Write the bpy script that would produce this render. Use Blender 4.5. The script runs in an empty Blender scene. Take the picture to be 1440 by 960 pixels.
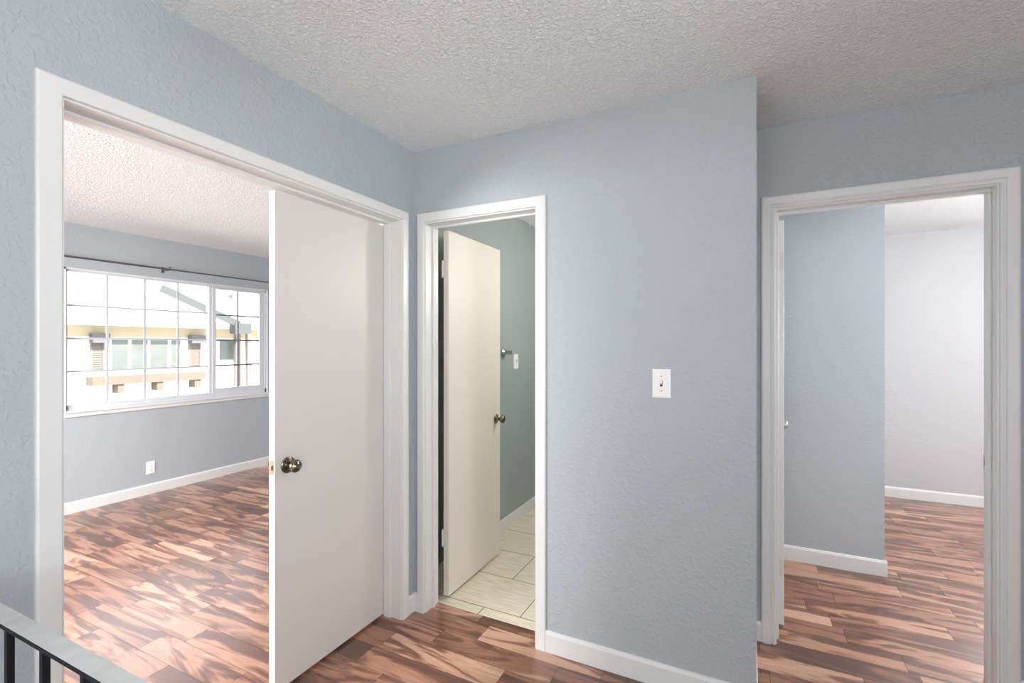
import bpy, bmesh, math, random
from mathutils import Vector, Matrix
random.seed(7)
S = bpy.context.scene
C = S.collection
PI = math.pi

# ------------------------------------------------------------------ numbers
XA, YB, YC, XW, YR = -1.593, 2.030, 2.556, -5.084, 5.517
X1 = 0.032            # free end of the middle wall
H = 2.44
CAMH = 1.412

def lin(r, g, b):
    f = lambda c: (c/255/12.92) if c/255 <= .04045 else ((c/255+.055)/1.055)**2.4
    return (f(r), f(g), f(b), 1)

# ------------------------------------------------------------------ materials
def new_mat(name):
    m = bpy.data.materials.new(name); m.use_nodes = True
    nt = m.node_tree; b = nt.nodes['Principled BSDF']
    return m, nt, b

def simple(name, col, rough=.5, metal=0.0, spec=.5, var=0.0, vscale=3.0, bump=0.0, bscale=80.0):
    m, nt, b = new_mat(name)
    b.inputs['Base Color'].default_value = col
    b.inputs['Roughness'].default_value = rough
    b.inputs['Metallic'].default_value = metal
    b.inputs['Specular IOR Level'].default_value = spec
    tc = nt.nodes.new('ShaderNodeTexCoord')
    if var:
        n = nt.nodes.new('ShaderNodeTexNoise'); n.inputs['Scale'].default_value = vscale
        n.inputs['Detail'].default_value = 3
        nt.links.new(tc.outputs['Object'], n.inputs['Vector'])
        mx = nt.nodes.new('ShaderNodeMix'); mx.data_type = 'RGBA'
        mx.inputs['A'].default_value = tuple(c*(1-var) for c in col[:3])+(1,)
        mx.inputs['B'].default_value = tuple(min(1, c*(1+var)) for c in col[:3])+(1,)
        nt.links.new(n.outputs['Fac'], mx.inputs['Factor'])
        nt.links.new(mx.outputs['Result'], b.inputs['Base Color'])
    if bump:
        n2 = nt.nodes.new('ShaderNodeTexNoise'); n2.inputs['Scale'].default_value = bscale
        n2.inputs['Detail'].default_value = 2
        nt.links.new(tc.outputs['Object'], n2.inputs['Vector'])
        bp = nt.nodes.new('ShaderNodeBump'); bp.inputs['Distance'].default_value = bump
        nt.links.new(n2.outputs['Fac'], bp.inputs['Height'])
        nt.links.new(bp.outputs['Normal'], b.inputs['Normal'])
    return m

def wall_mat(name, col, strength=1.0):
    """roller painted orange-peel drywall"""
    m, nt, b = new_mat(name)
    N, L = nt.nodes, nt.links
    tc = N.new('ShaderNodeTexCoord')
    n = N.new('ShaderNodeTexNoise'); n.inputs['Scale'].default_value = 1.3; n.inputs['Detail'].default_value = 4
    L.new(tc.outputs['Object'], n.inputs['Vector'])
    mx = N.new('ShaderNodeMix'); mx.data_type = 'RGBA'
    mx.inputs['A'].default_value = tuple(c*.965 for c in col[:3])+(1,)
    mx.inputs['B'].default_value = tuple(c*1.035 for c in col[:3])+(1,)
    L.new(n.outputs['Fac'], mx.inputs['Factor']); L.new(mx.outputs['Result'], b.inputs['Base Color'])
    b.inputs['Roughness'].default_value = .55
    b.inputs['Specular IOR Level'].default_value = .35
    n1 = N.new('ShaderNodeTexNoise'); n1.inputs['Scale'].default_value = 58; n1.inputs['Detail'].default_value = 3
    n1.inputs['Distortion'].default_value = .6
    n2 = N.new('ShaderNodeTexNoise'); n2.inputs['Scale'].default_value = 17; n2.inputs['Detail'].default_value = 2
    L.new(tc.outputs['Object'], n1.inputs['Vector']); L.new(tc.outputs['Object'], n2.inputs['Vector'])
    r = N.new('ShaderNodeMapRange'); r.inputs['From Min'].default_value = .45; r.inputs['From Max'].default_value = .68
    L.new(n1.outputs['Fac'], r.inputs['Value'])
    ad = N.new('ShaderNodeMath'); ad.operation = 'MULTIPLY_ADD'; ad.inputs[1].default_value = .8
    L.new(n2.outputs['Fac'], ad.inputs[0]); L.new(r.outputs['Result'], ad.inputs[2])
    bp = N.new('ShaderNodeBump'); bp.inputs['Distance'].default_value = .0017*strength; bp.inputs['Strength'].default_value = .8
    L.new(ad.outputs['Value'], bp.inputs['Height']); L.new(bp.outputs['Normal'], b.inputs['Normal'])
    return m

def popcorn_mat(name, col, strength=1.0):
    m, nt, b = new_mat(name)
    N, L = nt.nodes, nt.links
    tc = N.new('ShaderNodeTexCoord')
    b.inputs['Roughness'].default_value = .75
    b.inputs['Specular IOR Level'].default_value = .3
    n1 = N.new('ShaderNodeTexNoise'); n1.inputs['Scale'].default_value = 62; n1.inputs['Detail'].default_value = 3
    n1.inputs['Distortion'].default_value = 1.2
    L.new(tc.outputs['Object'], n1.inputs['Vector'])
    v = N.new('ShaderNodeTexVoronoi'); v.inputs['Scale'].default_value = 95
    L.new(tc.outputs['Object'], v.inputs['Vector'])
    r = N.new('ShaderNodeMapRange'); r.inputs['From Min'].default_value = .42; r.inputs['From Max'].default_value = .66
    L.new(n1.outputs['Fac'], r.inputs['Value'])
    sb = N.new('ShaderNodeMath'); sb.operation = 'MULTIPLY_ADD'; sb.inputs[1].default_value = -.5
    L.new(v.outputs['Distance'], sb.inputs[0]); L.new(r.outputs['Result'], sb.inputs[2])
    mx = N.new('ShaderNodeMix'); mx.data_type = 'RGBA'
    mx.inputs['A'].default_value = tuple(c*.95 for c in col[:3])+(1,)
    mx.inputs['B'].default_value = tuple(min(1, c*1.04) for c in col[:3])+(1,)
    L.new(r.outputs['Result'], mx.inputs['Factor']); L.new(mx.outputs['Result'], b.inputs['Base Color'])
    bp = N.new('ShaderNodeBump'); bp.inputs['Distance'].default_value = .0042*strength; bp.inputs['Strength'].default_value = .85
    L.new(sb.outputs['Value'], bp.inputs['Height']); L.new(bp.outputs['Normal'], b.inputs['Normal'])
    return m

def wood_floor_mat():
    m, nt, b = new_mat('acacia_laminate')
    N, L = nt.nodes, nt.links
    tc = N.new('ShaderNodeTexCoord')
    at = N.new('ShaderNodeVertexColor'); at.layer_name = 'plank'
    sp = N.new('ShaderNodeSeparateColor'); L.new(at.outputs['Color'], sp.inputs['Color'])
    cm = N.new('ShaderNodeCombineXYZ')
    m1 = N.new('ShaderNodeMath'); m1.operation = 'MULTIPLY'; m1.inputs[1].default_value = 37
    m2 = N.new('ShaderNodeMath'); m2.operation = 'MULTIPLY'; m2.inputs[1].default_value = 53
    L.new(sp.outputs['Green'], m1.inputs[0]); L.new(sp.outputs['Blue'], m2.inputs[0])
    L.new(m1.outputs[0], cm.inputs['X']); L.new(m2.outputs[0], cm.inputs['Y']); L.new(m1.outputs[0], cm.inputs['Z'])
    ad = N.new('ShaderNodeVectorMath'); ad.operation = 'ADD'
    L.new(tc.outputs['Object'], ad.inputs[0]); L.new(cm.outputs[0], ad.inputs[1])
    # broad cathedral figure
    mp = N.new('ShaderNodeMapping'); mp.inputs['Scale'].default_value = (1.15, 7.0, 1)
    L.new(ad.outputs[0], mp.inputs['Vector'])
    n1 = N.new('ShaderNodeTexNoise'); n1.inputs['Scale'].default_value = 1.0; n1.inputs['Detail'].default_value = 3.5
    n1.inputs['Distortion'].default_value = 1.9; n1.inputs['Roughness'].default_value = .55
    L.new(mp.outputs[0], n1.inputs['Vector'])
    # rings inside the figure
    rg = N.new('ShaderNodeMath'); rg.operation = 'MULTIPLY'; rg.inputs[1].default_value = 26
    L.new(n1.outputs['Fac'], rg.inputs[0])
    sn = N.new('ShaderNodeMath'); sn.operation = 'SINE'; L.new(rg.outputs[0], sn.inputs[0])
    # fine grain
    mp2 = N.new('ShaderNodeMapping'); mp2.inputs['Scale'].default_value = (7, 150, 1)
    L.new(ad.outputs[0], mp2.inputs['Vector'])
    n2 = N.new('ShaderNodeTexNoise'); n2.inputs['Scale'].default_value = 1; n2.inputs['Detail'].default_value = 2
    L.new(mp2.outputs[0], n2.inputs['Vector'])
    # value = fig*1.5 + sin*.07 + grain*.15 + tone
    a = N.new('ShaderNodeMath'); a.operation = 'MULTIPLY_ADD'; a.inputs[1].default_value = 1.75; a.inputs[2].default_value = -.85
    L.new(n1.outputs['Fac'], a.inputs[0])
    c = N.new('ShaderNodeMath'); c.operation = 'MULTIPLY_ADD'; c.inputs[1].default_value = .095
    L.new(sn.outputs[0], c.inputs[0]); L.new(a.outputs[0], c.inputs[2])
    d = N.new('ShaderNodeMath'); d.operation = 'MULTIPLY_ADD'; d.inputs[1].default_value = .22
    L.new(n2.outputs['Fac'], d.inputs[0]); L.new(c.outputs[0], d.inputs[2])
    e = N.new('ShaderNodeMath'); e.operation = 'ADD'
    L.new(d.outputs[0], e.inputs[0]); L.new(sp.outputs['Red'], e.inputs[1])
    cr = N.new('ShaderNodeValToRGB'); el = cr.color_ramp.elements
    el[0].position = .10; el[0].color = lin(74, 40, 26)
    el[1].position = .98; el[1].color = lin(204, 162, 136)
    for p_, col in ((.36, (97, 55, 36)), (.55, (126, 80, 58)), (.70, (151, 102, 77)), (.84, (182, 135, 108))):
        q = el.new(p_); q.color = lin(*col)
    L.new(e.outputs[0], cr.inputs['Fac']); L.new(cr.outputs['Color'], b.inputs['Base Color'])
    b.inputs['Roughness'].default_value = .30
    b.inputs['Specular IOR Level'].default_value = .85
    b.inputs['Coat Weight'].default_value = .6; b.inputs['Coat Roughness'].default_value = .28
    bp = N.new('ShaderNodeBump'); bp.inputs['Distance'].default_value = .0004; bp.inputs['Strength'].default_value = .5
    L.new(n2.outputs['Fac'], bp.inputs['Height']); L.new(bp.outputs['Normal'], b.inputs['Normal'])
    return m

def tile_mat():
    m, nt, b = new_mat('travertine_tile')
    N, L = nt.nodes, nt.links
    tc = N.new('ShaderNodeTexCoord')
    at = N.new('ShaderNodeVertexColor'); at.layer_name = 'plank'
    sc = N.new('ShaderNodeVectorMath'); sc.operation = 'SCALE'; sc.inputs['Scale'].default_value = 31
    L.new(at.outputs['Color'], sc.inputs[0])
    ad = N.new('ShaderNodeVectorMath'); ad.operation = 'ADD'
    L.new(tc.outputs['Object'], ad.inputs[0]); L.new(sc.outputs[0], ad.inputs[1])
    mp = N.new('ShaderNodeMapping'); mp.inputs['Scale'].default_value = (9, 70, 1)
    L.new(ad.outputs[0], mp.inputs['Vector'])
    n = N.new('ShaderNodeTexNoise'); n.inputs['Scale'].default_value = 1; n.inputs['Detail'].default_value = 5
    L.new(mp.outputs[0], n.inputs['Vector'])
    cr = N.new('ShaderNodeValToRGB'); el = cr.color_ramp.elements
    el[0].position = .3; el[0].color = lin(222, 210, 186)
    el[1].position = .7; el[1].color = lin(243, 235, 217)
    L.new(n.outputs['Fac'], cr.inputs['Fac']); L.new(cr.outputs['Color'], b.inputs['Base Color'])
    b.inputs['Roughness'].default_value = .4
    return m

M = {}
M['wall'] = wall_mat('blue_grey_paint', lin(172, 178, 182), 1.05)
M['wall_smooth'] = wall_mat('blue_grey_eggshell_paint', lin(172, 178, 182), .35)
M['wall_room'] = wall_mat('pale_room_paint', lin(188, 189, 191), .5)
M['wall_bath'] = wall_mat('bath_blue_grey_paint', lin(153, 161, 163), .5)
M['ceil'] = popcorn_mat('popcorn_ceiling', lin(236, 239, 240), 1.0)
M['trim'] = simple('white_gloss_trim', lin(219, 219, 218), .38)
M['door'] = simple('eggshell_door_paint', lin(209, 205, 200), .42, var=.025, vscale=1.5)
M['door_cream'] = simple('cream_door_paint', lin(222, 214, 204), .45, var=.02)
M['wood'] = wood_floor_mat()
M['gap'] = simple('plank_seam', lin(70, 48, 40), .8)
M['tile'] = tile_mat()
M['grout'] = simple('tile_grout', lin(112, 98, 80), .9, var=.1, vscale=30)
M['bronze'] = simple('antique_nickel', lin(128, 118, 104), .25, metal=1.0, var=.2, vscale=60)
M['nickel'] = simple('satin_nickel', lin(190, 188, 184), .28, metal=1.0)
M['brass'] = simple('aged_latch_metal', lin(196, 160, 140), .35, metal=.8, var=.15, vscale=200)
M['hinge'] = simple('painted_hinge', lin(212, 208, 203), .4, var=.05, vscale=150)
M['plastic'] = simple('white_plastic', lin(240, 240, 238), .3)
M['dark'] = simple('dark_slot', lin(60, 58, 56), .6)
M['rod'] = simple('dark_rod_metal', lin(112, 108, 106), .35, metal=.7)
M['rail_black'] = simple('black_enamel_metal', lin(11, 11, 16), .5, spec=.25, var=.1, vscale=40)
M['rail_top'] = simple('worn_glare_rail_metal', lin(214, 218, 218), .33, metal=.15, var=.22, vscale=22, bump=.0005, bscale=60)  # brushed wear; the pale grey itself stands for glare on black metal
M['vinyl'] = simple('white_vinyl', lin(206, 208, 212), .35)
M['muntin'] = simple('backlit_grey_muntin', lin(190, 192, 196), .45)  # white vinyl bars greyed in colour because they stand backlit
M['lampglass'] = simple('opal_glass', lin(245, 240, 230), .3)
M['stucco'] = simple('white_stucco', lin(236, 232, 224), .9, var=.03, bump=.004, bscale=30)
M['cream'] = simple('cream_soffit', lin(150, 140, 118), .8, var=.04)
M['roof'] = simple('pale_roof_shingle', lin(222, 219, 214), .9, var=.05, vscale=4)
M['slate'] = simple('grey_green_metal', lin(57, 60, 60), .6, var=.08)
M['shutter'] = simple('pale_pink_shutter', lin(98, 89, 84), .7)
M['planter'] = simple('tan_wood', lin(84, 76, 67), .8, var=.08)
M['shade'] = simple('grey_awning', lin(76, 77, 80), .8)
M['pane_dark'] = simple('house_window_glass', lin(82, 86, 83), .15, var=.25, vscale=2)
M['concrete'] = simple('pale_concrete', lin(190, 188, 182), .9, var=.06)
M['carpet'] = simple('beige_stair_carpet', lin(190, 180, 168), .95, var=.08, vscale=50)
g, nt, b = new_mat('clear_glass')
b.inputs['Base Color'].default_value = (1, 1, 1, 1)
N, L = nt.nodes, nt.links
for n_ in list(N):
    if n_.type == 'BSDF_PRINCIPLED': N.remove(n_)
tr = N.new('ShaderNodeBsdfTransparent'); gl = N.new('ShaderNodeBsdfGlossy'); gl.inputs['Roughness'].default_value = .02
fr = N.new('ShaderNodeFresnel'); fr.inputs['IOR'].default_value = 1.45
mxs = N.new('ShaderNodeMixShader')
L.new(fr.outputs[0], mxs.inputs[0]); L.new(tr.outputs[0], mxs.inputs[1]); L.new(gl.outputs[0], mxs.inputs[2])
L.new(mxs.outputs[0], N['Material Output'].inputs['Surface'])
M['glass'] = g

# ------------------------------------------------------------------ mesh helpers
def obj(name, bm, mat, parent=None, bevel=0.0, smooth=False, seg=2):
    me = bpy.data.meshes.new(name)
    bmesh.ops.recalc_face_normals(bm, faces=bm.faces)
    bm.to_mesh(me); bm.free()
    for mm in (mat if isinstance(mat, list) else [mat]): me.materials.append(mm)
    o = bpy.data.objects.new(name, me); C.objects.link(o)
    if parent: o.parent = parent
    if smooth:
        for p in me.polygons: p.use_smooth = True
    if bevel:
        mo = o.modifiers.new('bevel', 'BEVEL'); mo.width = bevel; mo.segments = seg; mo.limit_method = 'ANGLE'
        mo.harden_normals = False
    return o

def box(bm, x0, x1, y0, y1, z0, z1, mi=0):
    vs = [bm.verts.new((x, y, z)) for z in (z0, z1) for y in (y0, y1) for x in (x0, x1)]
    for f in ((0, 2, 3, 1), (4, 5, 7, 6), (0, 1, 5, 4), (2, 6, 7, 3), (0, 4, 6, 2), (1, 3, 7, 5)):
        fa = bm.faces.new([vs[i] for i in f]); fa.material_index = mi
    return vs

def BX(*boxes):
    bm = bmesh.new()
    for b_ in boxes: box(bm, *b_)
    return bm

def lathe(profile, origin=(0, 0, 0), axis='z', seg=32, bm=None):
    """profile: list of (radius, height) ; axis direction string or +/-"""
    bm = bm or bmesh.new()
    ax = {'x': Vector((1, 0, 0)), 'y': Vector((0, 1, 0)), 'z': Vector((0, 0, 1)),
          '-x': Vector((-1, 0, 0)), '-y': Vector((0, -1, 0))}[axis]
    u = Vector((0, 0, 1)) if abs(ax.z) < .5 else Vector((1, 0, 0))
    v = ax.cross(u)
    o = Vector(origin); rings = []
    for r, h in profile:
        if r < 1e-6: rings.append([bm.verts.new(o+ax*h)])
        else: rings.append([bm.verts.new(o+ax*h+(u*math.cos(a)+v*math.sin(a))*r) for a in [2*PI*k/seg for k in range(seg)]])
    for A, B in zip(rings, rings[1:]):
        for k in range(seg):
            k2 = (k+1) % seg
            if len(A) == 1 and len(B) == 1: continue
            if len(A) == 1: bm.faces.new((A[0], B[k], B[k2]))
            elif len(B) == 1: bm.faces.new((A[k], B[0], A[k2]))
            else: bm.faces.new((A[k], B[k], B[k2], A[k2]))
    return bm

def cyl(bm, p0, p1, r, seg=16):
    p0, p1 = Vector(p0), Vector(p1); d = (p1-p0).normalized()
    u = d.orthogonal().normalized(); v = d.cross(u)
    A = [bm.verts.new(p0+(u*math.cos(2*PI*k/seg)+v*math.sin(2*PI*k/seg))*r) for k in range(seg)]
    B = [bm.verts.new(p1+(u*math.cos(2*PI*k/seg)+v*math.sin(2*PI*k/seg))*r) for k in range(seg)]
    for k in range(seg): bm.faces.new((A[k], A[(k+1) % seg], B[(k+1) % seg], B[k]))
    bm.faces.new(A[::-1]); bm.faces.new(B)
    return bm

def prism(path, profile, place):
    """sweep profile (w outwards, t off the wall) along mitred U path in wall plane; path: [(u,z,du,dz)]"""
    bm = bmesh.new(); rows = []
    for (u, z, du, dz) in path:
        rows.append([bm.verts.new(place(u+du*w, z+dz*w, t)) for w, t in profile])
    n = len(profile)
    for A, B in zip(rows, rows[1:]):
        for k in range(n):
            k2 = (k+1) % n
            bm.faces.new((A[k], A[k2], B[k2], B[k]))
    bm.faces.new(rows[0]); bm.faces.new(rows[-1][::-1])
    return bm

def tag(o, label=None, cat=None, group=None, kind=None):
    if label: o['label'] = label
    if cat: o['category'] = cat
    if group: o['group'] = group
    if kind: o['kind'] = kind
    return o

def empty(name, loc=(0, 0, 0), rz=0, **k):
    o = bpy.data.objects.new(name, None); C.objects.link(o)
    o.location = loc; o.rotation_euler = (0, 0, rz); o.empty_display_size = .1
    return tag(o, **k)

def struct(name, bm, m, label=None, cat=None, **k):
    return tag(obj(name, bm, m, **k), label, cat, kind='structure')

# ------------------------------------------------------------------ shell: floors
PW, PL = .1265, .605
GAP = .0007
KNOWN = {}      # row index -> x of a joint (rows counted from y = 2.08 downwards/upwards)
for yy, xx in ((1.24, -2.54), (1.37, -2.40), (1.51, -2.611), (1.63, -2.78), (1.76, -.94), (1.89, -.74), (2.01, -1.16),
               (2.90, .384), (3.15, .433), (3.60, .83), (4.40, 1.36), (4.56, 1.11)):
    KNOWN[math.floor((yy-2.08)/PW)] = xx

def rects_minus(x0, x1, y0, y1, holes):
    out = [(x0, x1, y0, y1)]
    for hx0, hx1, hy0, hy1 in holes:
        nx = []
        for a, b_, c, d in out:
            if hx1 <= a or hx0 >= b_ or hy1 <= c or hy0 >= d: nx.append((a, b_, c, d)); continue
            if a < hx0: nx.append((a, hx0, c, d))
            if hx1 < b_: nx.append((hx1, b_, c, d))
            aa, bb = max(a, hx0), min(b_, hx1)
            if c < hy0: nx.append((aa, bb, c, hy0))
            if hy1 < d: nx.append((aa, bb, hy1, d))
        out = nx
    return out

BATH = (-1.66, -.09, 2.142, 4.25)
WELL = (XA, -.30, -1.6, .352)
fx0, fx1, fy0, fy1 = XW, 3.6, -2.6, YR
bm = bmesh.new(); cl = bm.loops.layers.float_color.new('plank')
row = math.floor((fy0-2.08)/PW)
R2 = random.Random(11)
while 2.08+row*PW < fy1:
    ya, yb = 2.08+row*PW, 2.08+(row+1)*PW
    jx = KNOWN.get(row, R2.uniform(0, PL))
    k = math.floor((fx0-jx)/PL)
    while jx+k*PL < fx1:
        xa, xb = jx+k*PL, jx+(k+1)*PL
        tone = R2.choice([.34, .38, .40, .42, .44, .47, .52, .62])+R2.uniform(-.04, .04)
        col = (tone, R2.random(), R2.random(), 1)
        for (a, b_, c, d) in rects_minus(max(xa+GAP, fx0), min(xb-GAP, fx1), max(ya+GAP, fy0), min(yb-GAP, fy1), [BATH, WELL]):
            if b_-a < .002 or d-c < .002: continue
            f = bm.faces.new([bm.verts.new(p) for p in ((a, c, 0), (b_, c, 0), (b_, d, 0), (a, d, 0))])
            for lp in f.loops: lp[cl] = col
        k += 1
    row += 1
for (a, b_, c, d) in rects_minus(fx0, fx1, fy0, fy1, [BATH, WELL]):
    for f in [bm.faces.new([bm.verts.new(p) for p in ((a, c, -.0012), (b_, c, -.0012), (b_, d, -.0012), (a, d, -.0012))])]:
        f.material_index = 1
for (a, b_, c, d) in rects_minus(fx0-.3, fx1+.3, fy0-.3, fy1+.3, [WELL]):
    box(bm, a, b_, c, d, -.22, -.02, 1)
floor = struct('floor', bm, [M['wood'], M['gap']], 'reddish brown wood plank floor running through hall and bedrooms', 'floor')
# normals: keep top faces up
# bathroom tile
bm = bmesh.new(); cl = bm.loops.layers.float_color.new('plank')
TW, TL, g_ = .338, .64, .0022
for r in range(-1, 7):
    ya = 2.215+r*TW; yb = ya+TW
    j0 = -1.055 if r % 2 == 0 else -1.268
    for k in range(-3, 4):
        xa, xb = j0+k*TL, j0+(k+1)*TL
        a, b_, c, d = max(xa+g_, BATH[0]), min(xb-g_, BATH[1]), max(ya+g_, BATH[2]), min(yb-g_, BATH[3])
        if b_-a < .004 or d-c < .004: continue
        f = bm.faces.new([bm.verts.new(p) for p in ((a, c, .001), (b_, c, .001), (b_, d, .001), (a, d, .001))])
        cc = (random.random(), random.random(), random.random(), 1)
        for lp in f.loops: lp[cl] = cc
f = bm.faces.new([bm.verts.new(p) for p in ((BATH[0], BATH[2], 0), (BATH[1], BATH[2], 0), (BATH[1], BATH[3], 0), (BATH[0], BATH[3], 0))])
f.material_index = 1
struct('floor_bathroom', bm, [M['tile'], M['grout']], 'cream stone tile floor inside the narrow bathroom doorway', 'floor')

# ------------------------------------------------------------------ ceiling
struct('ceiling', BX((fx0-.3, fx1+.3, fy0-.3, fy1+.3, H, H+.25)), M['ceil'], 'white popcorn textured ceiling over hall and rooms', 'ceiling')

# ------------------------------------------------------------------ walls
TA = -1.735   # bedroom side of the left wall
DH = 2.051    # underside of the head jambs
RO = .02      # jamb thickness
A0, A1 = .583, 1.920      # left double doorway, jamb faces
B0, B1 = -1.519, -.889    # bathroom doorway
C0, C1 = .125, .895       # right doorway
W0, W1, WZ0, WZ1 = 1.868, 3.715, .858, 2.052   # bedroom window opening
W = M['wall']
struct('wall_left', BX((TA, XA, -2.6, A0-RO, -.02, H), (TA, XA, A0-RO, A1+RO, DH+RO, H), (TA, XA, A1+RO, YB+.12, -.02, H),
                       (TA, XA, -1.6, .3, -2.7, -.02)), W,
       'blue grey hall wall on the left with the wide doorway', 'wall')
struct('wall_middle', BX((XA, B0-RO, YB, YB+.112, -.02, H), (B0-RO, B1+RO, YB, YB+.112, DH+RO, H), (B1+RO, X1, YB, YB+.112, -.02, H)), W,
       'blue grey wall between the bathroom doorway and its free corner', 'wall')
struct('wall_corner', BX((-.09, X1, YB+.112, YC+.12, -.02, H)), W)
struct('wall_right', BX((X1, C0-RO, YC, YC+.12, -.02, H), (C0-RO, C1+RO, YC, YC+.12, DH+RO, H), (C1+RO, 2.6, YC, YC+.12, -.02, H)), W,
       'darker blue grey hall wall around the right doorway', 'wall')
# hall shell behind the camera: rear window and right opening added to let light in
struct('wall_rear', BX((XA, 0, -2.72, -2.6, -2.7, H), (0, 2.2, -2.72, -2.6, -.02, .85), (0, 2.2, -2.72, -2.6, 2.1, H), (2.2, 2.72, -2.72, -2.6, -.02, H)), W)
struct('wall_hall_east', BX((2.6, 2.72, -2.6, -1.8, -.02, H), (2.6, 2.72, 0, YC+.12, -.02, H), (2.6, 2.72, -1.8, 0, -.02, .85), (2.6, 2.72, -1.8, 0, 2.1, H)), W)
struct('wall_stairwell', BX((-.30, -.22, -1.6, .43, -2.7, -.23), (XA, -.30, -1.68, -1.6, -2.7, -.23), (XA, -.22, .355, .43, -2.7, -.23)), M['wall_room'])
struct('floor_stairwell', BX((XA, -.30, -1.6, .352, -2.8, -2.7)), M['carpet'])
# bedroom
struct('wall_bedroom_window', BX((XW-.15, XW, -1.0, W0, -.02, H), (XW-.15, XW, W1, 4.3, -.02, H),
                                 (XW-.15, XW, W0, W1, -.02, WZ0), (XW-.15, XW, W0, W1, WZ1, H)), M['wall_smooth'],
       'blue grey bedroom wall with the gridded window', 'wall')
struct('wall_bedroom_north', BX((XW-.15, -1.66, 4.3, 4.42, -.02, H)), W)
struct('wall_bedroom_south', BX((XW-.15, -4.6, -1.12, -1.0, -.02, H), (-2.4, TA, -1.12, -1.0, -.02, H), (-4.6, -2.4, -1.12, -1.0, -.02, .85),
                                (-4.6, -2.4, -1.12, -1.0, 2.1, H)), W)
# bathroom
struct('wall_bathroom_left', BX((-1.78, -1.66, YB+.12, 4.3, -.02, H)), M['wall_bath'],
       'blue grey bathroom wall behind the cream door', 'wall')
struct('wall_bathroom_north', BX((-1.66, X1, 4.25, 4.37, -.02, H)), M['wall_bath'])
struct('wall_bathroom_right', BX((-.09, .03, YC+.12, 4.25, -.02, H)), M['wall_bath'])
# right bedroom
PY, PX = 3.602, .752
struct('wall_closet', BX((.03, PX, PY, YR, -.02, H)), M['wall_smooth'], 'blue grey closet wall with a free edge in the right bedroom', 'wall')
struct('wall_bedroom_far', BX((PX-.1, 2.35, YR, YR+.12, -.02, H), (3.45, 3.72, YR, YR+.12, -.02, H), (2.35, 3.45, YR, YR+.12, -.02, .8), (2.35, 3.45, YR, YR+.12, 2.1, H)),
       M['wall_room'], 'pale grey far wall of the right bedroom', 'wall')
struct('wall_bedroom_east', BX((3.6, 3.72, YC+.12, YR, -.02, H)), M['wall_room'])
struct('wall_bedroom_near', BX((2.6, 3.72, YC, YC+.12, -.02, H)), M['wall_room'])

# ------------------------------------------------------------------ baseboards
BBH, BBT = .096, .012
def bb(name, segs, label=None):
    """segs: list of (axis, fixed, a, b, dir)"""
    bm = bmesh.new()
    for ax, fx, a, b_, dr in segs:
        prof = [(0, 0), (BBT, 0), (BBT, BBH-.014), (BBT-.005, BBH-.002), (.002, BBH), (0, BBH)]
        vs = []
        for s_ in (a, b_):
            vs.append([bm.verts.new((s_, fx+dr*t, z) if ax == 'x' else (fx+dr*t, s_, z)) for t, z in prof])
        for k in range(6):
            k2 = (k+1) % 6
            bm.faces.new((vs[0][k], vs[0][k2], vs[1][k2], vs[1][k]))
        bm.faces.new(vs[0]); bm.faces.new(vs[1][::-1])
    return struct(name, bm, M['trim'], label, 'baseboard' if label else None)
bb('baseboard_left', [('y', XA, -2.6, A0-.062, 1), ('y', XA, A1+.050, YB, 1)])
bb('baseboard_middle', [('x', YB, XA, B0-.045, -1), ('x', YB, B1+.056, X1+.006, -1), ('y', X1-.006, YB, YC, 1)],
   'white baseboard under the blue grey middle wall')
bb('baseboard_right', [('x', YC, X1, C0-.058, -1), ('x', YC, C1+.062, 2.6, -1)])
bb('baseboard_window', [('y', XW, -1.0, 4.3, 1)], 'white baseboard under the gridded window')
bb('baseboard_bathroom', [('y', -1.66, YB+.12, 4.25, 1)], 'white baseboard along the bathroom tiles')
bb('baseboard_closet', [('x', PY, .03, PX+BBT, -1), ('y', PX, PY, YR, 1)], 'white baseboard wrapping the closet wall corner')
bb('baseboard_far', [('x', YR, PX, 3.6, -1)], 'white baseboard on the far wall of the right bedroom')

# ------------------------------------------------------------------ doors
FLAT = [(0, 0), (0, .010), (.003, .013), (.046, .013), (.050, .0115), (.052, .008), (.052, 0)]
def scaled(prof, w): return [(a*w/prof[-1][0], t) for a, t in prof]
COLON = [(0, 0), (0, .008), (.003, .011), (.009, .011), (.012, .008), (.016, .008), (.020, .014), (.024, .0155), (.052, .017), (.058, .015), (.061, .009), (.061, 0)]

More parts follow.
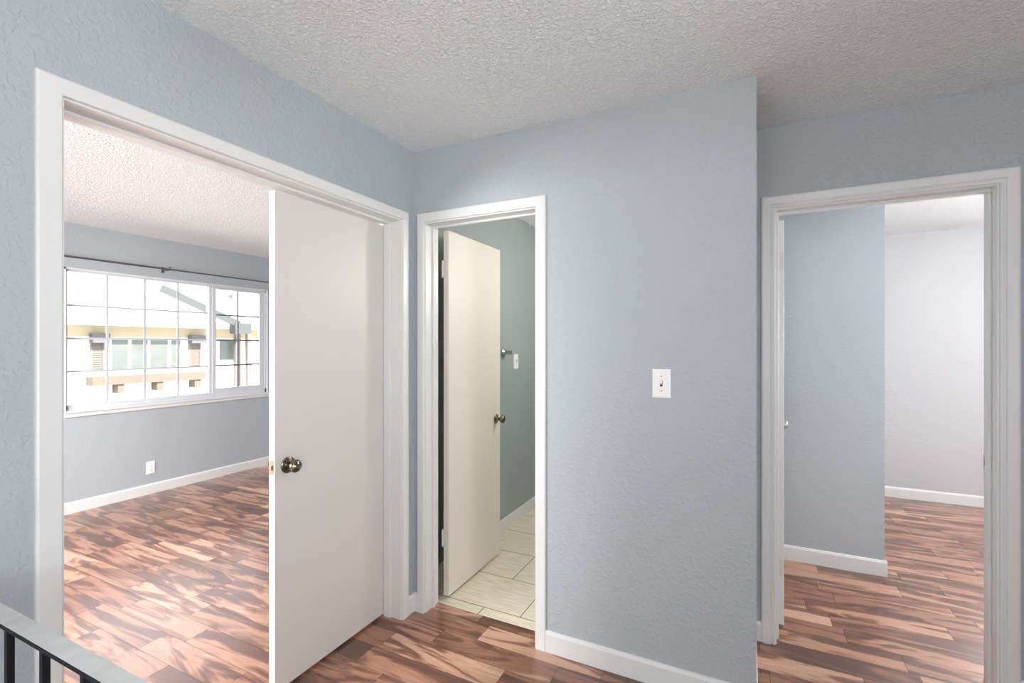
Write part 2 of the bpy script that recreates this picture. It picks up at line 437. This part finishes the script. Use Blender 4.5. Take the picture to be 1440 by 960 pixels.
def frame_parts(root, ax, c0, c1, w0, w1, depth0, depth1, out, prof, wl, wr, wt, stop):
    """ax: 'y' = opening along y in plane x=w0 (hall side) ; 'x' = opening along x in plane y=w0.
    out: sign of hall side."""
    rv = .006
    def pl(u, z, t):
        return (depth0+out*t, u, z) if ax == 'y' else (u, depth0+out*t, z)
    a, b_, h = c0-rv, c1+rv, DH+rv
    # mitred U, each leg with its own width
    path = [(a, 0, -1, 0), (a, h, -1, wt/wl), (b_, h, wr/wl, wt/wl), (b_, 0, wr/wl, 0)]
    obj('casing', prism(path, scaled(prof, wl), pl), M['trim'], root)
    def pl2(u, z, t):
        return (depth1-out*t, u, z) if ax == 'y' else (u, depth1-out*t, z)
    obj('casing', prism([(a, 0, -1, 0), (a, h, -1, 1), (b_, h, 1, 1), (b_, 0, 1, 0)], scaled(prof, .045), pl2), M['trim'], root)
    lo, hi = sorted((depth0, depth1))
    bxs = [(c0-RO, c0, 0, DH), (c1, c1+RO, 0, DH), (c0-RO, c1+RO, DH, DH+RO)]
    bm = bmesh.new()
    for u0, u1, z0, z1 in bxs:
        if ax == 'y': box(bm, lo, hi, u0, u1, z0, z1)
        else: box(bm, u0, u1, lo, hi, z0, z1)
    obj('jamb', bm, M['trim'], root)
    s0, s1 = sorted(stop); st = .011
    bm = bmesh.new()
    for u0, u1, z0, z1 in ((c0, c0+st, 0, DH-st), (c1-st, c1, 0, DH-st), (c0, c1, DH-st, DH)):
        if ax == 'y': box(bm, s0, s1, u0, u1, z0, z1)
        else: box(bm, u0, u1, s0, s1, z0, z1)
    obj('stop', bm, M['trim'], root, bevel=.002)

KNOB = [(.0, -.001), (.033, -.001), (.034, .003), (.031, .006), (.026, .007), (.0255, .011), (.021, .013), (.013, .015),
        (.0115, .024), (.0125, .031), (.019, .034), (.0245, .038), (.0265, .044), (.0262, .050), (.023, .056),
        (.018, .0585), (.0165, .0570), (.015, .0572), (.013, .0600), (.006, .061), (.0055, .0590), (0, .0590)]
KNOB2 = [(.0, -.001), (.031, -.001), (.032, .002), (.028, .006), (.014, .009), (.0105, .014), (.010, .028), (.014, .032), (.022, .037),
         (.0262, .045), (.0265, .051), (.023, .058), (.014, .0625), (0, .064)]

def leaf(root, loc, rz, width, thick, height, mat, hinge_z, knob_z, knob_prof, kmat, z0=.012, side=1, latch=True, leafmat=None):
    """leaf local frame: hinge line at origin, leaf runs along +x, thickness 0..-thick in y*side"""
    y0, y1 = sorted((0, -thick*side))
    lf = obj('leaf', BX((0, width, y0, y1, z0, height)), mat, root, bevel=.0015)
    lf.location = loc; lf.rotation_euler = (0, 0, rz)
    kx = width-.060
    for ax, o in (('y', y1), ('-y', y0)):
        kn = obj('door_knob', lathe(knob_prof, (kx, o, knob_z), ax, 40), kmat, lf, smooth=True)
        kn.modifiers.new('e', 'EDGE_SPLIT').split_angle = math.radians(50)
    if latch:
        ym = (y0+y1)/2
        obj('latch_plate', BX((width-.0005, width+.0015, ym-.0125, ym+.0125, knob_z-.029, knob_z+.029),
                              (width+.0015, width+.009, ym-.007, ym+.007, knob_z-.010, knob_z+.010)), M['brass'], lf, bevel=.0006)
    for hz in hinge_z:
        bm = BX((-.0025, .0005, y0+.002, y1-.001, hz-.045, hz+.045))
        yk = y1+.004 if side > 0 else y0-.004
        for q in range(5):
            cyl(bm, (-.004, yk, hz-.045+q*.018+.0006), (-.004, yk, hz-.045+(q+1)*.018-.0006), .0058, 12)
        cyl(bm, (-.004, yk, hz-.049), (-.004, yk, hz+.049), .0036, 10)
        obj('hinge', bm, M['hinge'], lf)
    return lf

# door_1 : wide double doorway on the left, right leaf closed
d1 = empty('door_1', (0, 0, 0), label='off-white flat door with antique knob half closing the wide left doorway', cat='door', kind='structure')
frame_parts(d1, 'y', A0, A1, 0, 0, XA, TA, 1, FLAT, .052, .046, .046, (-1.698, -1.655))
# closed leaf: hinge at y=A1, face x=-1.70, runs to y=1.277
leaf(d1, (-1.700, A1-.003, 0), -PI/2, 1.917-1.277, .035, 2.036, M['door'], (), .918, KNOB, M['bronze'], side=1)
# door_2 : bathroom
d2 = empty('door_2', (0, 0, 0), label='cream flat door standing open into the tiled bathroom', cat='door', kind='structure')
frame_parts(d2, 'x', B0, B1, 0, 0, YB, YB+.112, -1, FLAT, .042, .050, .050, (YB+.058, YB+.075))
l2 = leaf(d2, (-1.519, 2.195, 0), math.radians(90.3), .618, .034, 2.050, M['door_cream'], (.336, 1.836), .925, KNOB2, M['bronze'], z0=.018, side=1, latch=False)
# door_3 : right bedroom
d3 = empty('door_3', (0, 0, 0), label='white door frame of the right bedroom with its door swung open inside', cat='door', kind='structure')
frame_parts(d3, 'x', C0, C1, 0, 0, YC, YC+.12, -1, COLON, .060, .060, .058, (YC+.045, YC+.082))
l3 = leaf(d3, (.130, 2.722, 0), math.radians(90), .735, .035, 2.036, M['trim'], (.30, 1.832), .920, KNOB2, M['nickel'], side=1, latch=False)
sp = obj('strike_plate', BX((C1-.0015, C1+.0005, 2.643, 2.676, .889, .951)), M['nickel'], d3, bevel=.0006)
obj('strike_hole', BX((C1-.002, C1-.0012, 2.652, 2.667, .908, .932)), M['dark'], sp)

# ------------------------------------------------------------------ window
w1 = empty('window_1', (0, 0, 0), label='white vinyl bedroom window with a grid of small panes', cat='window', kind='structure')
xf0, xf1 = XW-.075, XW-.012
MU0, MU1 = 3.057, 3.124
gl0, gl1, gz0, gz1 = 1.888, MU0, .906, 2.032
bm = BX((xf0, xf1, W0, W1, WZ1-.020, WZ1), (xf0, xf1, W0, W1, WZ0, gz0), (xf0, xf1, W0, gl0, WZ0, WZ1), (xf0, xf1, W1-.02, W1, WZ0, WZ1),
        (xf0, xf1-.01, MU0, MU0+.030, WZ0, WZ1))
obj('frame', bm, M['vinyl'], w1, bevel=.002)
sx0, sx1 = xf0+.022, xf1-.004
sz0, sz1, sy0, sy1 = .949, 2.012, MU1+.006, 3.633
bm = BX((sx0, sx1, MU0+.030, sy0, WZ0+.03, WZ1-.022), (sx0, sx1, sy1, W1-.02, WZ0+.03, WZ1-.022), (sx0, sx1, sy0, sy1, WZ0+.03, sz0), (sx0, sx1, sy0, sy1, sz1, WZ1-.022))
sash = obj('sliding_sash', bm, M['vinyl'], w1, bevel=.002)
xm = XW-.045
def grid(y0, y1, z0, z1, nc, nr, parent, x):
    bm = bmesh.new()
    for k in range(1, nc):
        y = y0+(y1-y0)*k/nc; box(bm, x-.004, x+.004, y-.009, y+.009, z0, z1)
    for k in range(1, nr):
        z = z0+(z1-z0)*k/nr; box(bm, x-.0035, x+.0035, y0, y1, z-.009, z+.009)
    return obj('muntin_grid', bm, M['muntin'], parent)
grid(gl0-.005, gl1, gz0, gz1, 4, 4, w1, xm)
grid(sy0, sy1, sz0-.03, sz1, 2, 4, sash, xm+.008)
obj('glass_pane', BX((xm-.010, xm-.007, gl0-.004, gl1+.004, gz0-.004, gz1+.004)), M['glass'], w1)
obj('glass_pane', BX((xm+.013, xm+.016, sy0-.004, sy1+.004, sz0-.004, sz1+.004)), M['glass'], sash)
obj('window_sill', BX((XW-.012, XW+.028, W0-.018, W1+.04, WZ0-.018, WZ0+.004), (XW-.001, XW+.014, W0-.015, W1+.035, .806, WZ0-.018)), M['trim'], w1, bevel=.003)
obj('window_casing', BX((XW-.001, XW+.006, W0-.012, W0+.004, WZ0, WZ1+.010), (XW-.001, XW+.006, W1-.004, W1+.012, WZ0, WZ1+.010), (XW-.001, XW+.006, W0-.012, W1+.012, WZ1-.004, WZ1+.010)),
    M['trim'], w1)

def plain_window(name, ax, fx, a, b_, z0, z1, t):
    """unseen windows, most of them added for light: frame, meeting rail, glass"""
    r = empty(name, (0, 0, 0), kind='structure')
    bm = bmesh.new(); fw = .045
    segs = [(a, b_, z0, z0+fw), (a, b_, z1-fw, z1), (a, a+fw, z0, z1), (b_-fw, b_, z0, z1), ((a+b_)/2-.025, (a+b_)/2+.025, z0, z1)]
    for u0, u1, v0, v1 in segs:
        if ax == 'x': box(bm, u0, u1, fx, fx+t, v0, v1)
        else: box(bm, fx, fx+t, u0, u1, v0, v1)
    obj('frame', bm, M['vinyl'], r)
    gb = (a+fw, b_-fw, fx+t/2, fx+t/2+.003, z0+fw, z1-fw) if ax == 'x' else (fx+t/2, fx+t/2+.003, a+fw, b_-fw, z0+fw, z1-fw)
    obj('glass_pane', BX(gb), M['glass'], r)
    return r
plain_window('added_window_2', 'x', -2.69, 0, 2.2, .85, 2.1, .06)  # unseen hall window, added so light enters from behind
plain_window('added_window_5', 'y', 2.63, -1.8, 0, .85, 2.1, .06)  # unseen side window, added to light the left wall
plain_window('added_window_3', 'x', -1.09, -4.6, -2.4, .85, 2.1, .06)  # extra unseen bedroom window, put in for more light
plain_window('window_4', 'x', YR+.03, 2.35, 3.45, .8, 2.1, .06)

# ------------------------------------------------------------------ small things
def plate(name, place, hgt, wid, label, cat, toggle=False, sockets=False, group=None):
    """place: (origin, rz). Local: plate in xz plane, front = -y."""
    r = empty(name, place[0], place[1], label=label, cat=cat)
    bm = bmesh.new()
    w, h = wid/2, hgt/2
    A = [bm.verts.new(p) for p in ((-w, 0, -h), (w, 0, -h), (w, 0, h), (-w, 0, h))]
    B = [bm.verts.new(p) for p in ((-w, -.003, -h), (w, -.003, -h), (w, -.003, h), (-w, -.003, h))]
    D = [bm.verts.new(p) for p in ((-w+.005, -.006, -h+.005), (w-.005, -.006, -h+.005), (w-.005, -.006, h-.005), (-w+.005, -.006, h-.005))]
    for P, Q in ((A, B), (B, D)):
        for k in range(4): bm.faces.new((P[k], P[(k+1) % 4], Q[(k+1) % 4], Q[k]))
    bm.faces.new(D); bm.faces.new(A[::-1])
    obj('cover_plate', bm, M['plastic'], r)
    if toggle:
        obj('switch_slot', BX((-.005, .005, -.0065, -.0058, -.012, .012)), M['dark'], r)
        bm = bmesh.new()
        vs = box(bm, -.0038, .0038, -.018, -.0055, -.004, .007)
        for v in vs:
            if v.co.y < -.01: v.co.z += .006
        obj('toggle', bm, M['plastic'], r, bevel=.001)
        for s_ in (-1, 1):
            sc = obj('screw', lathe([(0, .0), (.0032, .0), (.0034, .0008), (.0020, .0016), (0, .0018)], (0, -.0058, s_*.030), '-y', 16), M['nickel'], r)
            obj('screw_slot', BX((-.0028, .0028, -.0080, -.0074, s_*.030-.0005, s_*.030+.0005)), M['dark'], sc)
    if sockets:
        for s_ in (-1, 1):
            fa = obj('receptacle', lathe([(0, 0), (.0165, 0), (.0165, .0022), (.0155, .003), (0, .003)], (0, -.0055, s_*.0195), '-y', 24), M['plastic'], r)
            obj('socket_slots', BX((-.0075, -.0055, -.0090, -.0083, s_*.0195-.002, s_*.0195+.006), (.0055, .0075, -.0090, -.0083, s_*.0195-.001, s_*.0195+.006),
                                   (-.002, .002, -.0090, -.0083, s_*.0195-.0095, s_*.0195-.006)), M['dark'], fa)
        obj('screw', lathe([(0, .0), (.0032, .0), (.0034, .0008), (0, .0018)], (0, -.0058, 0), '-y', 16), M['nickel'], r)
    return r
plate('light_switch', ((-.318, YB, 1.2535), 0), .118, .073, 'white toggle light switch on the blue grey hall wall between two doorways', 'light switch', toggle=True)
plate('electrical_outlet', ((XW, 2.497, .248), PI/2), .115, .072, 'white electrical outlet low on the wall under the gridded window', 'outlet', sockets=True)
plate('light_switch', ((-1.66, 3.405, 1.283), PI/2), .118, .075, 'white switch plate on the bathroom wall below the chrome towel post', 'light switch', toggle=True)

# curtain rod
cr = empty('curtain_rod', (XW+.085, 2.60, 2.143), label='thin dark curtain rod above the gridded bedroom window', cat='curtain rod')
obj('rod', cyl(cyl(bmesh.new(), (0, -.95, 0), (0, 0.03, 0), .0085), (0, 0, 0), (0, 1.32, 0), .0068), M['rod'], cr)
for yy in (-.9, 0, 1.25):
    bm = BX((-.085, -.081, yy-.012, yy+.012, -.03, .025), (-.083, .002, yy-.004, yy+.004, -.013, -.007), (-.012, .012, yy-.005, yy+.005, -.016, -.008))
    obj('bracket', bm, M['rod'], cr)
for yy, s_ in ((-.95, -1), (1.32, 1)):
    obj('finial', lathe([(0, -.02), (.012, -.015), (.016, 0), (.012, .015), (0, .02)], (0, yy+s_*.012, 0), 'y', 20), M['rod'], cr, smooth=True)
bm = bmesh.new()
cyl(bm, (0, .02, 0), (.003, .02, .022), .004); 
obj('pull_screw', lathe([(0, .012), (.006, .013), (.008, .019), (.006, .026), (0, .027)], (0, .02, 0), 'z', 12, bm), M['rod'], cr)

# towel post in the bathroom
tb = empty('wall_mount_towel_post', (-1.66, 3.19, 1.358), label='chrome towel bar post sticking out of the bathroom wall above the switch plate', cat='towel holder')
obj('flange', lathe([(0, 0), (.033, 0), (.033, .006), (.028, .010), (.014, .012), (.012, .02), (0, .02)], (0, 0, 0), 'x', 32), M['nickel'], tb, smooth=True)
obj('arm', lathe([(0, .01), (.0115, .012), (.013, .066), (.0160, .068), (.0160, .080), (.013, .084), (0, .085)], (0, 0, 0), 'x', 24), M['nickel'], tb)

# stair railing
RZ = .862
rl = empty('stair_railing', (0, .424, 0), math.radians(.9), label='black metal stair railing whose worn top is coloured pale for glare, in the lower left corner', cat='railing')
obj('top_rail', BX((XA+.004, -.24, -.0165, .0165, RZ-.0008, RZ)), M['rail_top'], rl)  # thin sheet whose colour carries the glare
obj('rail_bar', BX((XA+.004, -.24, -.017, .017, RZ-.010, RZ-.0008)), M['rail_black'], rl, bevel=.001)
obj('bottom_rail', BX((XA+.004, -.24, -.008, .008, .08, .095)), M['rail_black'], rl)
xb = -1.484
while xb < -.30:
    obj('baluster', BX((xb-.006, xb+.006, -.006, .006, .095, RZ-.013)), M['rail_black'], rl)
    xb += .150
for xx in (XA+.02, -.258):
    obj('post', BX((xx-.012, xx+.012, -.012, .012, 0, RZ-.013)), M['rail_black'], rl, bevel=.001)

# ceiling lamps: hall and bathroom inferred, bedroom ones added as fill light
def ceiling_lamp(x, y, r, label, power, col):
    e = empty('ceiling_lamp', (x, y, H), label=label, cat='ceiling light')
    obj('lamp_base', lathe([(0, 0), (r*.8, 0), (r*.8, -.02), (r*.74, -.025), (0, -.025)], (0, 0, 0), 'z', 40), M['nickel'], e)
    bm = lathe([(r*.74, -.022), (r, -.03), (r*.98, -.045), (r*.8, -.07), (r*.5, -.085), (0, -.092)], (0, 0, 0), 'z', 40)
    m = M['lampglass'].copy(); m.name = 'lit_opal_glass'
    bb_ = m.node_tree.nodes['Principled BSDF']
    bb_.inputs['Emission Color'].default_value = col+(1,); bb_.inputs['Emission Strength'].default_value = power
    obj('glass_shade', bm, m, e, smooth=True)
    return e
def globe_lamp(x, y, z, r, label, power, col):
    e = empty('pendant_lamp', (x, y, H), label=label, cat='ceiling light')
    obj('canopy', lathe([(0, 0), (.06, 0), (.06, -.015), (.02, -.03), (0, -.03)], (0, 0, 0), 'z', 32), M['nickel'], e, smooth=True)
    obj('stem', cyl(bmesh.new(), (0, 0, -.02), (0, 0, z-H+r*.98), .006), M['nickel'], e)
    prof = [(r*math.sin(PI*k/20), r*math.cos(PI*k/20)+z-H) for k in range(21)]
    m = M['lampglass'].copy(); m.name = 'lit_opal_glass'
    bb_ = m.node_tree.nodes['Principled BSDF']
    bb_.inputs['Emission Color'].default_value = col+(1,); bb_.inputs['Emission Strength'].default_value = power
    obj('glass_globe', lathe(prof, (0, 0, 0), 'z', 40), m, e, smooth=True)
    return e
globe_lamp(-.20, .50, 2.24, .11, 'opal globe pendant lamp hanging over the hall by the stair railing', 10, (1, .98, .95))
globe_lamp(-3.7, .0, 2.05, .15, 'opal globe pendant added as fill light in the left bedroom', 6, (.98, .99, 1))  # added unseen lamp that brightens the left bedroom
globe_lamp(2.2, 3.35, 2.0, .15, 'opal globe pendant added as fill light in the right bedroom', 70, (1, 1, 1))  # unseen lamp put in to lift the right bedroom's ceiling and floor
globe_lamp(-.45, 3.25, 1.95, .12, 'opal globe pendant lamp in the bathroom', 50, (1, .94, .85))

# ------------------------------------------------------------------ outdoors
FX = -18.0
ground = struct('ground', BX((-60, 20, -30, 50, -3.0, -2.85)), M['concrete'])
nb = empty('neighbouring_house', (FX, 8, -2.85), label='pale stucco house across the yard seen through the gridded window', cat='house')
def P(px, py, X=FX):
    """point of the pale house that the photo shows at a window position (survey helper)"""
    psi, f, cy = .4616, 664.93, 485.14
    s, c = math.sin(psi), math.cos(psi); t = (px-720)/f
    d = Vector((-s+t*c, c+t*s, -(py-cy)/f)); k = X/d.x
    return d.y*k, CAMH+d.z*k
ox, oy, oz = FX, 8, -2.85
def nbox(name, x0, x1, y0, y1, z0, z1, mat, parent=nb):
    return obj(name, BX((x0-ox, x1-ox, y0-oy, y1-oy, z0-oz, z1-oz)), mat, parent)
Ez = P(200, 458, -17.3)[1]
nbox('facade', FX-8, FX, -6, 22, -2.85, Ez, M['stucco'])
# roof: slopes up away from us, overhanging eave
bm = bmesh.new()
y0, y1 = -7-oy, 23-oy
pr = [(-17.3-ox, Ez-oz), (-17.3-ox, Ez+.22-oz), (-22.5-ox, Ez+2.9-oz), (-28-ox, Ez+.2-oz), (-28-ox, Ez-oz)]
va = [bm.verts.new((x, y0, z)) for x, z in pr]; vb = [bm.verts.new((x, y1, z)) for x, z in pr]
for k in range(5): bm.faces.new((va[k], va[(k+1) % 5], vb[(k+1) % 5], vb[k]))
bm.faces.new(va); bm.faces.new(vb[::-1])
obj('roof', bm, M['roof'], nb)
nbox('fascia', -17.32, -17.27, -7, 23, Ez-.02, Ez+.20, M['roof'])
# cream frieze under the eave
nbox('frieze', FX, FX+.05, -6, 22, P(150, 473)[1], Ez, M['cream'])
# big window
zt, zb = P(200, 478)[1], P(200, 519)[1]
ys = [P(x, 480)[0] for x in (153, 255)]
wn = nbox('window', FX, FX+.06, ys[0], ys[1], zb-.06, zt+.06, M['vinyl'])
for a, b_ in ((156, 178.5), (184, 206), (210, 234.5), (239.5, 252)):
    nbox('pane', FX+.06, FX+.075, P(a, 480)[0], P(b_, 480)[0], zb, zt, M['pane_dark'], nb)
for a, b_ in ((126.6, 146.3), (264.9, 281.7)):
    ya, yb = P(a, 480)[0], P(b_, 480)[0]
    bm = BX((0, .04, ya-oy, ya+.05-oy, zb-oz, zt+.1-oz), (0, .04, yb-.05-oy, yb-oy, zb-oz, zt+.1-oz), (0, .012, ya-oy, yb-oy, zb-oz, zt+.1-oz))
    z = zb
    while z < zt+.06:
        box(bm, .012, .03, ya+.05-oy, yb-.05-oy, z-oz, z+.04-oz); z += .07
    obj('shutter', bm, M['shutter'], nb)
    nbox('shade', FX+.05, FX+.30, ya-.04, yb+.04, P(200, 482)[1], P(200, 470)[1], M['shade'])
# planter ledge with corbels
py0, py1 = P(120.6, 529)[0], P(285.7, 522)[0]
lz0, lz1 = P(200, 537)[1], P(200, 526)[1]
nbox('planter_ledge', FX, FX+.4, py0, py1, lz0, lz1, M['planter'])
for a in (158, 213, 266):
    nbox('corbel', FX, FX+.34, P(a, 540)[0], P(a+9, 540)[0], lz0-.28, lz0, M['planter'])
# right wing: window, downspouts, dark sloping roof flashing
nbox('wing_window', FX, FX+.06, P(309, 500)[0], P(334, 500)[0], P(320, 506)[1], P(320, 478)[1], M['pane_dark'])
nbox('downspout', FX, FX+.12, P(328.5, 500)[0], P(335.8, 500)[0], -2.85, Ez, M['shutter'])
nbox('downspout', FX+.55, FX+.70, P(346, 500, -17.4)[0], P(352, 500, -17.4)[0], -2.85, Ez, M['shutter'])
def beam(p0, p1, w, t, name, mat):
    a = Vector(p0)-Vector((ox, oy, oz)); b_ = Vector(p1)-Vector((ox, oy, oz))
    d = (b_-a).normalized(); up = Vector((0, 0, 1)); sd = d.cross(up).normalized(); n = sd.cross(d)
    bm = bmesh.new(); vs = []
    for q in (a, b_):
        vs.append([bm.verts.new(q+sd*i*t+n*j*w) for i, j in ((-1, -1), (1, -1), (1, 1), (-1, 1))])
    for k in range(4): bm.faces.new((vs[0][k], vs[0][(k+1) % 4], vs[1][(k+1) % 4], vs[1][k]))
    bm.faces.new(vs[0]); bm.faces.new(vs[1][::-1])
    obj(name, bm, mat, nb)
XG = -16.9
q0, q1, q2 = P(227, 405, XG), P(342, 459, XG), P(349, 462, XG)
# gable of the near wing: rake board and the gable wall behind it
beam((XG, q0[0], q0[1]), (XG, q1[0]-.15, q1[1]+.07),   .12, .05, 'rake_board', M['slate'])
nbox('gutter_box', XG-.25, XG+.08, P(329, 460, XG)[0], P(352, 460, XG)[0], P(340, 469, XG)[1], P(340, 454, XG)[1], M['slate'])
for yv in (10.2, 12.6, 14.0):
    nbox('roof_vent', -19.6, -19.45, yv-.05, yv+.05, Ez+1.2, Ez+1.5, M['slate'])

# ------------------------------------------------------------------ lights
wd = bpy.data.worlds.new('sky'); S.world = wd; wd.use_nodes = True
bg = wd.node_tree.nodes['Background']
bg.inputs['Color'].default_value = (.86, .93, 1.0, 1); bg.inputs['Strength'].default_value = 3.4
sun = bpy.data.lights.new('sun', 'SUN'); sun.energy = 18; sun.angle = math.radians(2); sun.color = (1, .97, .92)
so = bpy.data.objects.new('sun', sun); C.objects.link(so)
so.rotation_euler = Vector((-.75, .02, -.66)).to_track_quat('-Z', 'Y').to_euler()

def area(name, loc, direction, sx, sy, power, col=(1, 1, 1)):
    l = bpy.data.lights.new(name, 'AREA'); l.shape = 'RECTANGLE'; l.size = sx; l.size_y = sy; l.energy = power; l.color = col
    o = bpy.data.objects.new(name, l); C.objects.link(o); o.location = loc
    o.rotation_euler = Vector(direction).to_track_quat('-Z', 'Z').to_euler()
    return o
# area lamps added outside the unseen windows to fill the rooms
area('added_hall_rear_light', (1.1, -2.9, 1.2), (0, 1, .6), 2.2, 1.25, 46, (.96, .98, 1))
area('added_left_bedroom_light', (-3.5, -1.3, 1.5), (0, 1, -1.3), 2.2, 1.25, 390, (.97, .985, 1))
area('daylight_right_bedroom_window', (2.9, YR+.3, 1.45), (0, -1, -.5), 1.1, 1.3, 285, (.98, .99, 1))

area('added_hall_side_light', (2.95, -.9, 1.25), (-1, 0, .6), 1.8, 1.25, 116, (.96, .98, 1))  # added side fill for the left wall

area('added_stairwell_uplight', (-.95, -1.5, -1.1), (0, .7, 1), .9, 1.0, 27, (.96, .98, 1))  # added fill aimed up at the ceiling; no window is built here

# ------------------------------------------------------------------ camera
cam = bpy.data.cameras.new('camera'); co = bpy.data.objects.new('camera', cam); C.objects.link(co)
co.location = (0, 0, CAMH); co.rotation_euler = (PI/2, 0, .4616)
cam.sensor_fit = 'HORIZONTAL'; cam.sensor_width = 36; cam.lens = 664.93/1440*36
cam.shift_y = 5.14/1440; cam.clip_start = .02; cam.clip_end = 300
S.camera = co

S.view_settings.view_transform = 'Standard'; S.view_settings.look = 'None'
S.view_settings.exposure = 0.37; S.view_settings.gamma = 1; S.view_settings.use_curve_mapping = False
S.cycles.max_bounces = 12; S.cycles.diffuse_bounces = 8; S.cycles.glossy_bounces = 4; S.cycles.transparent_max_bounces = 12
S.cycles.caustics_reflective = False; S.cycles.caustics_refractive = False
S.cycles.use_denoising = True
S.cycles.sample_clamp_indirect = 6
